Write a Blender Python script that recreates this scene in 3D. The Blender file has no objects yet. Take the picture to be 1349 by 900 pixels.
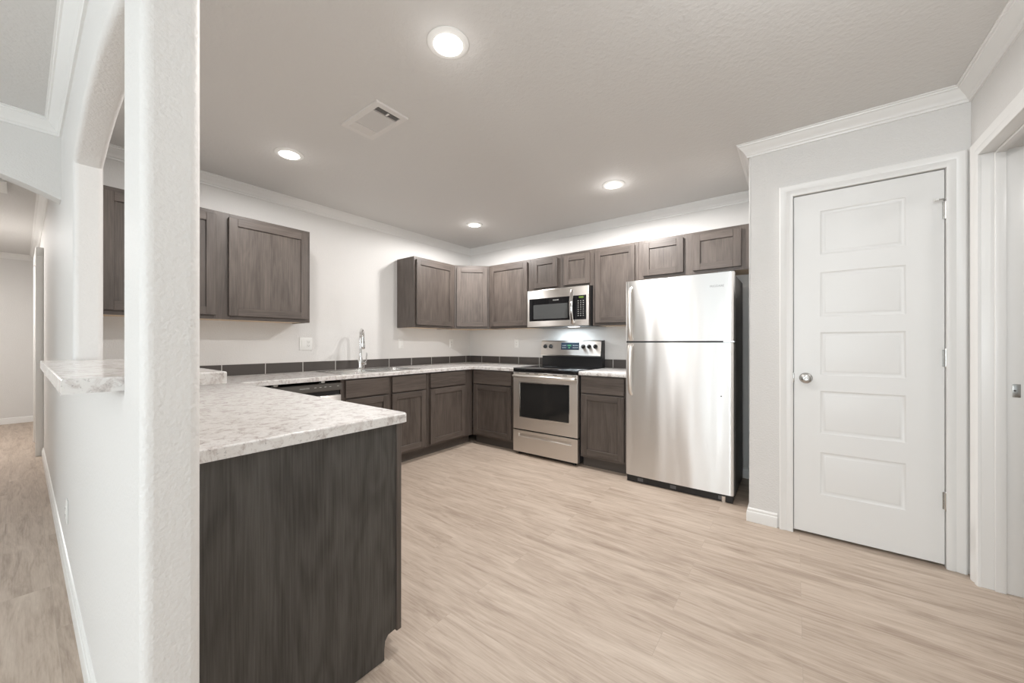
import bpy, bmesh, math, random
from mathutils import Vector, Matrix
random.seed(7)
S = bpy.context.scene
COL = S.collection
R = math.radians

# ------------------------------------------------------------------ camera, world, exposure, big lights
F_PX, PPX, PPY = 493.41, 666.05, 451.82
cam_d = bpy.data.cameras.new('camera')
cam = bpy.data.objects.new('camera', cam_d)
COL.objects.link(cam)
cam_d.sensor_fit = 'HORIZONTAL'
cam_d.sensor_width = 36.0
cam_d.lens = F_PX / 1349.0 * 36.0
cam_d.shift_x = (674.5 - PPX) / 1349.0
cam_d.shift_y = (PPY - 450.0) / 1349.0
cam_d.clip_start = 0.05
cam.location = (3.637, -3.8919, 1.1842)
cam.rotation_mode = 'XYZ'
cam.rotation_euler = (R(90.0324), R(0.0), R(37.6659))
S.camera = cam

world = bpy.data.worlds.new('daylight')
S.world = world
world.use_nodes = True
bg = world.node_tree.nodes['Background']
bg.inputs[0].default_value = (0.86, 0.95, 1.0, 1)
bg.inputs[1].default_value = 1.0

S.view_settings.view_transform = 'Standard'
S.view_settings.look = 'None'
S.view_settings.exposure = 0.07
S.view_settings.gamma = 1.0
S.view_settings.use_curve_mapping = False
S.cycles.max_bounces = 10
S.cycles.diffuse_bounces = 6
S.cycles.glossy_bounces = 5
S.cycles.sample_clamp_indirect = 6.0
S.cycles.use_denoising = True

WINDOW_W, CAN_W, LIVING_CAN_W, HALL_W, CLOSET_W, HOOD_W, SIDE_FILL_W = 36.0, 15.0, 2.4, 35.0, 9.0, 1.9, 15.5

def area_light(name, loc, rot, size, power, color, shape='RECTANGLE', spread=180.0):
    d = bpy.data.lights.new(name, 'AREA')
    d.shape = shape
    d.size = size[0]
    if len(size) > 1:
        d.size_y = size[1]
    d.energy = power
    d.color = color
    d.spread = R(spread)
    o = bpy.data.objects.new(name, d)
    COL.objects.link(o)
    o.location = loc
    o.rotation_euler = rot
    return o

DAY = (0.87, 0.955, 1.0)
RX_ = 4.352
# daylight through the two windows of the living room behind the camera
area_light('window_and_fill_light', (1.75, -7.62, 1.25), (R(90), 0, 0), (2.2, 2.0), WINDOW_W, DAY)
area_light('window_and_fill_light', (3.65, -7.62, 1.35), (R(90), 0, 0), (0.9, 1.5), WINDOW_W * 1.7, DAY)

area_light('window_and_fill_light', (RX_ + 0.20, -5.70, 1.30), (R(90), 0, R(90)), (1.8, 1.8), SIDE_FILL_W, DAY)  # added side fill, brightens the column end, peninsula panel and sink wall

dd = bpy.data.lights.new('added_front_fill', 'POINT')     # added unseen lamp, frontal fill for the back and pantry walls
dd.energy, dd.color, dd.shadow_soft_size = 13.0, (0.96, 0.985, 1.0), 0.16
dl = bpy.data.objects.new('added_front_fill', dd)
COL.objects.link(dl)
dl.location = (3.85, -2.75, 2.30)

# ------------------------------------------------------------------ constants of the room
CEIL = 2.50
W0, W1 = -3.742, -3.642          # dividing wall faces
COLX = 2.58
PY = -0.92                       # pantry wall face
PX0, RX = 3.395, 4.352           # pantry corner, right wall face
CROWN_H, CROWN_D = 0.08, 0.065

# ------------------------------------------------------------------ materials
def new_mat(name):
    m = bpy.data.materials.new(name)
    m.use_nodes = True
    nt = m.node_tree
    return m, nt, nt.nodes['Principled BSDF'], nt.nodes, nt.links

def N(nodes, t, **k):
    n = nodes.new(t)
    for a, b in k.items():
        setattr(n, a, b)
    return n

def ramp(nodes, stops):
    n = nodes.new('ShaderNodeValToRGB')
    e = n.color_ramp.elements
    e[0].position, e[0].color = stops[0][0], (*stops[0][1], 1)
    e[1].position, e[1].color = stops[-1][0], (*stops[-1][1], 1)
    for p, c in stops[1:-1]:
        x = e.new(p)
        x.color = (*c, 1)
    return n

def mapping(nodes, links, scale, rot=(0, 0, 0), coord='Object'):
    tc = nodes.new('ShaderNodeTexCoord')
    mp = nodes.new('ShaderNodeMapping')
    mp.inputs['Scale'].default_value = scale
    mp.inputs['Rotation'].default_value = rot
    links.new(tc.outputs[coord], mp.inputs['Vector'])
    return mp

def plain(name, color, rough=0.5, metal=0.0, spec=None, emit=None, estr=0.0):
    m, nt, b, nodes, links = new_mat(name)
    b.inputs['Base Color'].default_value = (*color, 1)
    b.inputs['Roughness'].default_value = rough
    b.inputs['Metallic'].default_value = metal
    if spec is not None:
        b.inputs['Specular IOR Level'].default_value = spec
    if emit:
        b.inputs['Emission Color'].default_value = (*emit, 1)
        b.inputs['Emission Strength'].default_value = estr
    return m

def paint(name, color, rough=0.6, scale=160, dist=0.0015, strength=0.35):
    m, nt, b, nodes, links = new_mat(name)
    b.inputs['Base Color'].default_value = (*color, 1)
    b.inputs['Roughness'].default_value = rough
    mp = mapping(nodes, links, (1, 1, 1))
    n = N(nodes, 'ShaderNodeTexNoise')
    n.inputs['Scale'].default_value = scale
    n.inputs['Detail'].default_value = 2.0
    bp_ = N(nodes, 'ShaderNodeBump')
    bp_.inputs['Strength'].default_value = strength
    bp_.inputs['Distance'].default_value = dist
    links.new(mp.outputs[0], n.inputs['Vector'])
    links.new(n.outputs['Fac'], bp_.inputs['Height'])
    links.new(bp_.outputs[0], b.inputs['Normal'])
    return m

M_WALL = paint('wall_paint', (0.735, 0.724, 0.708), 0.55, 110, 0.005, 0.42)
M_CEIL = paint('ceiling_paint', (0.70, 0.69, 0.675), 0.7, 55, 0.006, 0.4)
M_TRIM = plain('white_trim_paint', (0.83, 0.825, 0.81), 0.3)
M_DOORP = plain('white_door_paint', (0.83, 0.83, 0.82), 0.35)

def wood(name, horizontal=False, c0=(0.060, 0.048, 0.0415), c1=(0.142, 0.117, 0.102), rough=0.42, figure=0.06, fscale=5.5, freq=40.0):
    m, nt, b, nodes, links = new_mat(name)
    tc = nodes.new('ShaderNodeTexCoord')
    oi = nodes.new('ShaderNodeObjectInfo')
    mul = N(nodes, 'ShaderNodeVectorMath', operation='SCALE')
    comb = nodes.new('ShaderNodeCombineXYZ')
    for i in range(3):
        links.new(oi.outputs['Random'], comb.inputs[i])
    mul.inputs['Scale'].default_value = 23.0
    links.new(comb.outputs[0], mul.inputs[0])
    add = N(nodes, 'ShaderNodeVectorMath', operation='ADD')
    links.new(tc.outputs['Object'], add.inputs[0])
    links.new(mul.outputs[0], add.inputs[1])
    def mp(sc):
        n = nodes.new('ShaderNodeMapping')
        n.inputs['Scale'].default_value = (sc[2], sc[1], sc[0]) if horizontal else sc
        links.new(add.outputs[0], n.inputs['Vector'])
        return n
    # broad cathedral figure
    m1 = mp((fscale, fscale, fscale * 0.22))
    n1 = N(nodes, 'ShaderNodeTexNoise')
    n1.inputs['Scale'].default_value = 1.0
    n1.inputs['Detail'].default_value = 3.0
    n1.inputs['Distortion'].default_value = 0.4
    links.new(m1.outputs[0], n1.inputs['Vector'])
    band = N(nodes, 'ShaderNodeMath', operation='MULTIPLY')
    band.inputs[1].default_value = freq
    links.new(n1.outputs['Fac'], band.inputs[0])
    sn = N(nodes, 'ShaderNodeMath', operation='SINE')
    links.new(band.outputs[0], sn.inputs[0])
    # fine pores
    m2 = mp((170.0, 170.0, 5.0))
    n2 = N(nodes, 'ShaderNodeTexNoise')
    n2.inputs['Scale'].default_value = 1.0
    n2.inputs['Detail'].default_value = 4.0
    n2.inputs['Roughness'].default_value = 0.65
    links.new(m2.outputs[0], n2.inputs['Vector'])
    m3 = mp((9.0, 9.0, 1.4))
    n3 = N(nodes, 'ShaderNodeTexNoise')
    n3.inputs['Scale'].default_value = 1.0
    n3.inputs['Detail'].default_value = 2.0
    links.new(m3.outputs[0], n3.inputs['Vector'])
    a1 = N(nodes, 'ShaderNodeMath', operation='MULTIPLY_ADD')
    a1.inputs[1].default_value = figure
    links.new(sn.outputs[0], a1.inputs[0])
    a2 = N(nodes, 'ShaderNodeMath', operation='MULTIPLY_ADD')
    a2.inputs[1].default_value = 0.95
    links.new(n2.outputs['Fac'], a2.inputs[0])
    a3 = N(nodes, 'ShaderNodeMath', operation='MULTIPLY_ADD')
    a3.inputs[1].default_value = 0.55
    a3.inputs[2].default_value = -0.25
    links.new(n3.outputs['Fac'], a3.inputs[0])
    links.new(a3.outputs[0], a2.inputs[2])
    links.new(a2.outputs[0], a1.inputs[2])
    r = ramp(nodes, [(0.22, c0), (0.78, c1)])
    links.new(a1.outputs[0], r.inputs['Fac'])
    tone = N(nodes, 'ShaderNodeMapRange')
    tone.inputs['To Min'].default_value, tone.inputs['To Max'].default_value = 0.90, 1.13
    links.new(oi.outputs['Random'], tone.inputs['Value'])
    tm = N(nodes, 'ShaderNodeVectorMath', operation='SCALE')
    links.new(r.outputs['Color'], tm.inputs[0])
    links.new(tone.outputs[0], tm.inputs['Scale'])
    links.new(tm.outputs[0], b.inputs['Base Color'])
    b.inputs['Roughness'].default_value = rough
    bmp = N(nodes, 'ShaderNodeBump')
    bmp.inputs['Strength'].default_value = 0.15
    bmp.inputs['Distance'].default_value = 0.001
    links.new(n2.outputs['Fac'], bmp.inputs['Height'])
    links.new(bmp.outputs[0], b.inputs['Normal'])
    return m

M_WV = wood('stained_wood_vertical_grain')
M_WH = wood('stained_wood_horizontal_grain', True)
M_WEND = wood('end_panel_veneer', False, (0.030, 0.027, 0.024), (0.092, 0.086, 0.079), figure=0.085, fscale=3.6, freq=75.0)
WOOD = [M_WV, M_WH]
M_MAPLE = plain('unfinished_maple', (0.62, 0.48, 0.34), 0.6)
M_TOE = plain('dark_toe_board', (0.092, 0.078, 0.068), 0.5)

def floor_mat():
    m, nt, b, nodes, links = new_mat('vinyl_plank')
    mp = mapping(nodes, links, (1, 1, 1))
    br = N(nodes, 'ShaderNodeTexBrick')
    br.offset, br.offset_frequency = 0.37, 2
    br.inputs['Color1'].default_value = (0.0, 0.0, 0.0, 1)
    br.inputs['Color2'].default_value = (1, 1, 1, 1)
    br.inputs['Mortar'].default_value = (0.5, 0.5, 0.5, 1)
    br.inputs['Scale'].default_value = 1.0
    br.inputs['Mortar Size'].default_value = 0.0007
    br.inputs['Brick Width'].default_value = 1.22
    br.inputs['Row Height'].default_value = 0.152
    links.new(mp.outputs[0], br.inputs['Vector'])
    sep = nodes.new('ShaderNodeSeparateColor')
    links.new(br.outputs['Color'], sep.inputs[0])
    # shift the grain of every plank
    comb = nodes.new('ShaderNodeCombineXYZ')
    k = N(nodes, 'ShaderNodeMath', operation='MULTIPLY')
    k.inputs[1].default_value = 37.0
    links.new(sep.outputs[0], k.inputs[0])
    links.new(k.outputs[0], comb.inputs[0])
    links.new(k.outputs[0], comb.inputs[2])
    add = N(nodes, 'ShaderNodeVectorMath', operation='ADD')
    links.new(mp.outputs[0], add.inputs[0])
    links.new(comb.outputs[0], add.inputs[1])
    def noise(sc, det, ro, dist=0.0):
        q = nodes.new('ShaderNodeMapping')
        q.inputs['Scale'].default_value = sc
        links.new(add.outputs[0], q.inputs['Vector'])
        n = N(nodes, 'ShaderNodeTexNoise')
        n.inputs['Scale'].default_value = 1.0
        n.inputs['Detail'].default_value = det
        n.inputs['Roughness'].default_value = ro
        n.inputs['Distortion'].default_value = dist
        links.new(q.outputs[0], n.inputs['Vector'])
        return n
    g1 = noise((2.4, 19.0, 1.0), 5.0, 0.62, 0.9)
    g2 = noise((9.0, 150.0, 1.0), 3.0, 0.6)
    s1 = N(nodes, 'ShaderNodeMath', operation='MULTIPLY_ADD')
    s1.inputs[1].default_value = 0.62
    links.new(g1.outputs['Fac'], s1.inputs[0])
    s2 = N(nodes, 'ShaderNodeMath', operation='MULTIPLY_ADD')
    s2.inputs[1].default_value = 0.30
    links.new(g2.outputs['Fac'], s2.inputs[0])
    s3 = N(nodes, 'ShaderNodeMath', operation='MULTIPLY')
    s3.inputs[1].default_value = 0.05
    links.new(sep.outputs[0], s3.inputs[0])
    links.new(s3.outputs[0], s2.inputs[2])
    links.new(s2.outputs[0], s1.inputs[2])
    r = ramp(nodes, [(0.31, (0.305, 0.236, 0.185)), (0.48, (0.455, 0.371, 0.303)), (0.66, (0.575, 0.488, 0.410))])
    links.new(s1.outputs[0], r.inputs['Fac'])
    mixn = N(nodes, 'ShaderNodeMix', data_type='RGBA')
    mixn.inputs['B'].default_value = (0.38, 0.315, 0.26, 1)
    links.new(br.outputs['Fac'], mixn.inputs['Factor'])
    links.new(r.outputs['Color'], mixn.inputs['A'])
    links.new(mixn.outputs['Result'], b.inputs['Base Color'])
    b.inputs['Roughness'].default_value = 0.48
    b.inputs['Specular IOR Level'].default_value = 0.35
    bmp = N(nodes, 'ShaderNodeBump')
    bmp.inputs['Strength'].default_value = 0.12
    bmp.inputs['Distance'].default_value = 0.001
    links.new(g2.outputs['Fac'], bmp.inputs['Height'])
    links.new(bmp.outputs[0], b.inputs['Normal'])
    return m
M_FLOOR = floor_mat()

def granite():
    m, nt, b, nodes, links = new_mat('white_granite')
    mp = mapping(nodes, links, (1, 1, 1))
    def noise(sc, det, ro, dist=0.0):
        n = N(nodes, 'ShaderNodeTexNoise')
        n.inputs['Scale'].default_value = sc
        n.inputs['Detail'].default_value = det
        n.inputs['Roughness'].default_value = ro
        n.inputs['Distortion'].default_value = dist
        links.new(mp.outputs[0], n.inputs['Vector'])
        return n
    n1 = noise(24.0, 6.0, 0.72, 0.8)
    r1 = ramp(nodes, [(0.28, (0.36, 0.33, 0.325)), (0.42, (0.62, 0.58, 0.56)), (0.52, (0.78, 0.765, 0.75)), (0.64, (0.80, 0.785, 0.765)), (0.74, (0.70, 0.62, 0.60))])
    links.new(n1.outputs['Fac'], r1.inputs['Fac'])
    n2 = noise(95.0, 4.0, 0.7, 0.4)
    r2 = ramp(nodes, [(0.30, (0.30, 0.28, 0.28)), (0.42, (1, 1, 1))])
    links.new(n2.outputs['Fac'], r2.inputs['Fac'])
    mx = N(nodes, 'ShaderNodeMix', data_type='RGBA', blend_type='MULTIPLY')
    mx.inputs['Factor'].default_value = 0.6
    links.new(r1.outputs['Color'], mx.inputs['A'])
    links.new(r2.outputs['Color'], mx.inputs['B'])
    links.new(mx.outputs['Result'], b.inputs['Base Color'])
    b.inputs['Roughness'].default_value = 0.16
    return m
M_GRANITE = granite()

def steel(name, color=(0.83, 0.80, 0.765), rough=0.33, wave=0.0, aniso=0.9):
    m, nt, b, nodes, links = new_mat(name)
    b.inputs['Base Color'].default_value = (*color, 1)
    b.inputs['Metallic'].default_value = 1.0
    b.inputs['Roughness'].default_value = rough
    b.inputs['Anisotropic'].default_value = aniso
    b.inputs['Anisotropic Rotation'].default_value = 0.25
    tg = N(nodes, 'ShaderNodeTangent', direction_type='RADIAL', axis='Z')
    links.new(tg.outputs[0], b.inputs['Tangent'])
    mp = mapping(nodes, links, (3.0, 3.0, 700.0))
    n = N(nodes, 'ShaderNodeTexNoise')
    n.inputs['Scale'].default_value = 1.0
    n.inputs['Detail'].default_value = 3.0
    links.new(mp.outputs[0], n.inputs['Vector'])
    rr = N(nodes, 'ShaderNodeMapRange')
    rr.inputs['To Min'].default_value = rough * 0.96
    rr.inputs['To Max'].default_value = rough * 1.04
    links.new(n.outputs['Fac'], rr.inputs['Value'])
    links.new(rr.outputs[0], b.inputs['Roughness'])
    if wave:
        mp2 = mapping(nodes, links, (5.2, 1.0, 0.8))
        n2 = N(nodes, 'ShaderNodeTexNoise')
        n2.inputs['Scale'].default_value = 1.0
        n2.inputs['Detail'].default_value = 1.0
        links.new(mp2.outputs[0], n2.inputs['Vector'])
        bmp = N(nodes, 'ShaderNodeBump')
        bmp.inputs['Strength'].default_value = 1.0
        bmp.inputs['Distance'].default_value = wave
        links.new(n2.outputs['Fac'], bmp.inputs['Height'])
        links.new(bmp.outputs[0], b.inputs['Normal'])
    return m
M_STEEL = steel('brushed_stainless')
M_FRIDGE = steel('brushed_stainless_door', (0.80, 0.795, 0.785), 0.33, 0.014, 0.94)
M_CHROME = plain('chrome', (0.80, 0.80, 0.80), 0.06, 1.0)
M_NICKEL = plain('satin_nickel', (0.56, 0.555, 0.54), 0.25, 1.0)
M_SINK = plain('stainless_sink', (0.68, 0.67, 0.65), 0.25, 1.0)
M_BLACK = plain('black_plastic', (0.012, 0.012, 0.013), 0.35)
M_GLASS = plain('black_glass', (0.010, 0.010, 0.011), 0.05)
M_WINDOW = plain('dark_oven_glass', (0.022, 0.022, 0.022), 0.06)
M_MESHGLASS = plain('grey_microwave_glass', (0.085, 0.088, 0.088), 0.12)
M_SIDE = plain('dark_grey_enamel', (0.085, 0.08, 0.075), 0.45)
M_PANELGREY = plain('dark_grey_control_panel', (0.10, 0.092, 0.083), 0.3)
M_NAVY = plain('dark_blue_display', (0.03, 0.045, 0.065), 0.15)
M_GREEN = plain('green_display_digits', (0.05, 0.3, 0.1), 0.4, emit=(0.35, 1.0, 0.45), estr=0.08)
M_LIME = plain('dim_green_display', (0.10, 0.16, 0.03), 0.2, emit=(0.35, 0.6, 0.08), estr=0.03)
M_MARK = plain('pale_grey_print', (0.62, 0.62, 0.60), 0.5)
M_LOGO = plain('silver_letters', (0.35, 0.35, 0.35), 0.4, 0.3)
M_PLATE = plain('white_plastic', (0.84, 0.84, 0.82), 0.35)
M_SLOT = plain('dark_slot', (0.05, 0.05, 0.05), 0.6)
M_VENT = plain('white_vent_metal', (0.74, 0.72, 0.70), 0.45)
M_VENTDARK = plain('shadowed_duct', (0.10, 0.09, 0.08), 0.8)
M_TILE = plain('charcoal_tile', (0.078, 0.068, 0.063), 0.35)
M_GROUT = plain('white_grout', (0.70, 0.68, 0.65), 0.8)
M_LENS = plain('lit_lamp_lens', (1, 1, 1), 0.5, emit=(1.0, 0.96, 0.90), estr=9.0)
M_BURN = plain('burner_ring_print', (0.07, 0.07, 0.072), 0.15)
M_GREYSTOP = plain('white_rubber_tip', (0.8, 0.8, 0.78), 0.6)

# ------------------------------------------------------------------ mesh helpers
class MB:
    def __init__(self):
        self.bm = bmesh.new()
    def _post(self, verts, mat, bevel, seg):
        bm = self.bm
        faces = {f for v in verts for f in v.link_faces}
        for f in faces:
            f.material_index = mat
        if bevel > 0:
            edges = {e for v in verts for e in v.link_edges}
            r = bmesh.ops.bevel(bm, geom=list(edges), offset=bevel, segments=seg, profile=0.5, affect='EDGES', clamp_overlap=True)
            for f in r['faces']:
                f.material_index = mat
    def box(self, x0, x1, y0, y1, z0, z1, mat=0, bevel=0.0, seg=2):
        r = bmesh.ops.create_cube(self.bm, size=1.0)
        vs = r['verts']
        for v in vs:
            v.co = Vector(((x0 + x1) / 2 + v.co.x * (x1 - x0), (y0 + y1) / 2 + v.co.y * (y1 - y0), (z0 + z1) / 2 + v.co.z * (z1 - z0)))
        self._post(vs, mat, bevel, seg)
        return self
    def cyl(self, p0, p1, r0, r1=None, seg=24, mat=0, cap=True):
        r1 = r0 if r1 is None else r1
        p0, p1 = Vector(p0), Vector(p1)
        d = p1 - p0
        q = Vector((0, 0, 1)).rotation_difference(d.normalized()).to_matrix().to_4x4()
        mt = Matrix.Translation((p0 + p1) / 2) @ q
        r = bmesh.ops.create_cone(self.bm, cap_ends=cap, cap_tris=False, segments=seg, radius1=r0, radius2=r1, depth=d.length, matrix=mt)
        for f in {f for v in r['verts'] for f in v.link_faces}:
            f.material_index = mat
        return self
    def lathe(self, prof, base, axis, seg=32, mat=0):
        # prof: list of (radius, height along axis) from base
        base, ax = Vector(base), Vector(axis).normalized()
        u = ax.orthogonal().normalized()
        v = ax.cross(u)
        rings = []
        for rr, h in prof:
            if rr < 1e-6:
                rings.append([self.bm.verts.new(base + ax * h)])
            else:
                rings.append([self.bm.verts.new(base + ax * h + (u * math.cos(2 * math.pi * i / seg) + v * math.sin(2 * math.pi * i / seg)) * rr) for i in range(seg)])
        for a, b in zip(rings, rings[1:]):
            for i in range(seg):
                j = (i + 1) % seg
                try:
                    if len(a) == 1 and len(b) == 1:
                        continue
                    if len(a) == 1:
                        f = self.bm.faces.new((a[0], b[i], b[j]))
                    elif len(b) == 1:
                        f = self.bm.faces.new((a[i], b[0], a[j]))
                    else:
                        f = self.bm.faces.new((a[i], b[i], b[j], a[j]))
                    f.material_index = mat
                except ValueError:
                    pass
        return self
    def tube(self, pts, radii, seg=14, mat=0, flat=None, up=None):
        # swept tube; flat = (a, b) scales the section
        pts = [Vector(p) for p in pts]
        if not isinstance(radii, (list, tuple)):
            radii = [radii] * len(pts)
        rings = []
        ref = Vector(up) if up else None
        for i, p in enumerate(pts):
            t = (pts[min(i + 1, len(pts) - 1)] - pts[max(i - 1, 0)]).normalized()
            if ref is None:
                ref = t.orthogonal()
            n = (ref - t * ref.dot(t)).normalized()
            b = t.cross(n)
            if up is None:
                ref = n
            fa, fb = flat if flat else (1, 1)
            rings.append([self.bm.verts.new(p + (n * math.cos(2 * math.pi * k / seg) * fa + b * math.sin(2 * math.pi * k / seg) * fb) * radii[i]) for k in range(seg)])
        for a, b in zip(rings, rings[1:]):
            for k in range(seg):
                f = self.bm.faces.new((a[k], a[(k + 1) % seg], b[(k + 1) % seg], b[k]))
                f.material_index = mat
        for rg in (rings[0], rings[-1]):
            f = self.bm.faces.new(rg)
            f.material_index = mat
        return self
    def fill(self, loops, frm, to, mat=0):
        """prism from planar loops (outer first, then holes): points (u, v); frm/to map (u, v) -> 3D on the two caps"""
        bm = self.bm
        caps = []
        for fn in (frm, to):
            edges, vloops = [], []
            for lp in loops:
                vs = [bm.verts.new(fn(*p)) for p in lp]
                vloops.append(vs)
                for i in range(len(vs)):
                    edges.append(bm.edges.new((vs[i], vs[(i + 1) % len(vs)])))
            r = bmesh.ops.triangle_fill(bm, use_beauty=True, use_dissolve=False, edges=edges)
            for f in r['geom']:
                if isinstance(f, bmesh.types.BMFace):
                    f.material_index = mat
            caps.append(vloops)
        rim = []
        for la, lb in zip(*caps):
            n = len(la)
            for i in range(n):
                f = bm.faces.new((la[i], la[(i + 1) % n], lb[(i + 1) % n], lb[i]))
                f.material_index = mat
        return caps
    def bevel_edges(self, pick, offset, seg=3):
        es = [e for e in self.bm.edges if pick(e)]
        bmesh.ops.bevel(self.bm, geom=es, offset=offset, segments=seg, profile=0.5, affect='EDGES', clamp_overlap=True)
        return self
    def sweep(self, path, prof, mapf, closed=False, mat=0):
        """path 2D polyline, prof list of (off, h): off = distance to the RIGHT of the path, mitred"""
        n = len(path)
        P = [Vector(p) for p in path]
        rows = []
        for i in range(n):
            if closed or 0 < i < n - 1:
                d0 = (P[i] - P[i - 1]).normalized()
                d1 = (P[(i + 1) % n] - P[i]).normalized()
            elif i == 0:
                d0 = d1 = (P[1] - P[0]).normalized()
            else:
                d0 = d1 = (P[-1] - P[-2]).normalized()
            n0, n1 = Vector((d0.y, -d0.x)), Vector((d1.y, -d1.x))
            mv = (n0 + n1)
            mv = mv / max(1e-6, mv.dot(n0))
            rows.append([self.bm.verts.new(mapf(P[i].x + mv.x * o, P[i].y + mv.y * o, h)) for o, h in prof])
        m = len(prof)
        rng = range(n) if closed else range(n - 1)
        for i in rng:
            a, b = rows[i], rows[(i + 1) % n]
            for k in range(m):
                f = self.bm.faces.new((a[k], a[(k + 1) % m], b[(k + 1) % m], b[k]))
                f.material_index = mat
        if not closed:
            for rw in (rows[0], rows[-1]):
                f = self.bm.faces.new(rw)
                f.material_index = mat
        return self
    def build(self, name, mats, parent=None, smooth=True, loc=None, rot=None, flat=False):
        bmesh.ops.recalc_face_normals(self.bm, faces=self.bm.faces[:])
        me = bpy.data.meshes.new(name)
        self.bm.to_mesh(me)
        self.bm.free()
        if not isinstance(mats, (list, tuple)):
            mats = [mats]
        for m in mats:
            me.materials.append(m)
        if smooth:
            me.polygons.foreach_set('use_smooth', [True] * len(me.polygons))
            me.set_sharp_from_angle(angle=R(32))
            if flat:      # large flat faces keep their own normal beside rounded edges
                for p in me.polygons:
                    if max(abs(c) for c in p.normal) > 0.99999:
                        p.use_smooth = False
        o = bpy.data.objects.new(name, me)
        COL.objects.link(o)
        if parent:
            o.parent = parent
        if loc:
            o.location = loc
        if rot:
            o.rotation_euler = rot
        return o

def tag(o, label=None, cat=None, group=None, kind=None):
    if label: o['label'] = label
    if cat: o['category'] = cat
    if group: o['group'] = group
    if kind: o['kind'] = kind
    return o

def empty(name, loc=(0, 0, 0), rz=0.0, label=None, cat=None, group=None, kind=None):
    o = bpy.data.objects.new(name, None)
    o.empty_display_size = 0.1
    COL.objects.link(o)
    o.location = loc
    o.rotation_euler = (0, 0, R(rz))
    return tag(o, label, cat, group, kind)

def copy_tree(src, parent=None):
    c = src.copy()
    COL.objects.link(c)
    if parent: c.parent = parent
    for ch in [o for o in bpy.data.objects if o.parent == src]:
        copy_tree(ch, c)
    return c

def structure(mb, name, mats, **k):
    return tag(mb.build(name, mats, **k), kind='structure')

def text_mesh(body, size, name, mat, parent, loc, rot=(R(90), 0, 0), width=None, depth=0.0006):
    cu = bpy.data.curves.new(name, 'FONT')
    cu.body = body
    cu.size = size
    cu.extrude = depth
    cu.align_x = 'CENTER'
    cu.align_y = 'CENTER'
    tmp = bpy.data.objects.new(name, cu)
    COL.objects.link(tmp)
    dg = bpy.context.evaluated_depsgraph_get()
    me = bpy.data.meshes.new_from_object(tmp.evaluated_get(dg))
    bpy.data.objects.remove(tmp)
    me.materials.clear()
    me.materials.append(mat)
    if width:
        xs = [v.co.x for v in me.vertices]
        k = width / (max(xs) - min(xs))
        for v in me.vertices:
            v.co.x *= k
    o = bpy.data.objects.new(name, me)
    COL.objects.link(o)
    o.parent = parent
    o.location = loc
    o.rotation_euler = rot
    return o

# ------------------------------------------------------------------ room shell
structure(MB().box(-5.6, 6.2, -7.7, 0.1, -0.1, 0.0), 'floor', M_FLOOR)
structure(MB().box(-5.6, 6.2, -7.7, 0.1, CEIL, CEIL + 0.1), 'ceiling', M_CEIL)
structure(MB().box(-0.1, 0.0, W1, 0.1, 0, CEIL), 'wall_left', M_WALL)
structure(MB().box(0.0, PX0 + 0.1, 0.0, 0.1, 0, CEIL), 'wall_back', M_WALL)
# pantry: side wall and front wall with the door opening, rounded outside corner
DX0, DX1, DZ = 3.617, 4.278, 2.118     # door opening
pm = MB()
pm.box(PX0, PX0 + 0.1, PY + 0.1, 0.0, 0, CEIL)
pm.fill([[(PX0, 0), (DX0, 0), (DX0, DZ), (DX1, DZ), (DX1, 0), (RX, 0), (RX, CEIL), (PX0, CEIL)]],
        lambda u, v: (u, PY, v), lambda u, v: (u, PY + 0.1, v))
pm.bevel_edges(lambda e: all(abs(v.co.x - PX0) < 1e-4 and abs(v.co.y - PY) < 1e-4 for v in e.verts), 0.014, 4)
structure(pm, 'wall_pantry', M_WALL, flat=True)
structure(MB().box(PX0 + 0.1, 6.2, PY + 0.9, PY + 1.0, 0, CEIL), 'wall_pantry_back', M_WALL)
# right wall with a doorway
JY0, JY1, JZ = -1.045, -1.90, 2.10
rm = MB()
rm.fill([[(PY + 0.1, 0), (JY0 + 0.02, 0), (JY0 + 0.02, JZ + 0.02), (JY1 - 0.02, JZ + 0.02), (JY1 - 0.02, 0), (-7.6, 0), (-7.6, CEIL), (PY + 0.1, CEIL)],
         [(-6.6, 0.4), (-4.8, 0.4), (-4.8, 2.2), (-6.6, 2.2)]],
        lambda u, v: (RX, u, v), lambda u, v: (RX + 0.15, u, v))
structure(rm, 'wall_right', M_WALL)
structure(MB().box(6.1, 6.2, -7.6, PY + 0.9, 0, CEIL), 'wall_far_right', M_WALL)
# dividing wall with the arched pass-through; its end is the column
LX0, LX1 = 0.95, 2.365
SILL = 1.069
mid, hw = (LX0 + LX1) / 2, (LX1 - LX0) / 2
arch = [(LX1, 2.035)] + [(mid + hw * math.cos(t), 2.035 + 0.105 * (1 - math.cos(t) ** 2)) for t in [math.pi * k / 28 for k in range(1, 28)]] + [(LX0, 2.035)]
hole = [(LX0, SILL), (LX1, SILL)] + arch
wm = MB()
BR, BN = 0.020, 5
def offset_loop(lp, d):       # outward offset of a counter-clockwise loop
    res, n = [], len(lp)
    for i in range(n):
        p, q, r_ = Vector(lp[i - 1]), Vector(lp[i]), Vector(lp[(i + 1) % n])
        d0, d1 = (q - p).normalized(), (r_ - q).normalized()
        n0, n1 = Vector((d0.y, -d0.x)), Vector((d1.y, -d1.x))
        m_ = n0 + n1
        m_ = m_ / max(0.3, m_.dot(n0))
        res.append((q.x + m_.x * d, q.y + m_.y * d))
    return res
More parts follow.
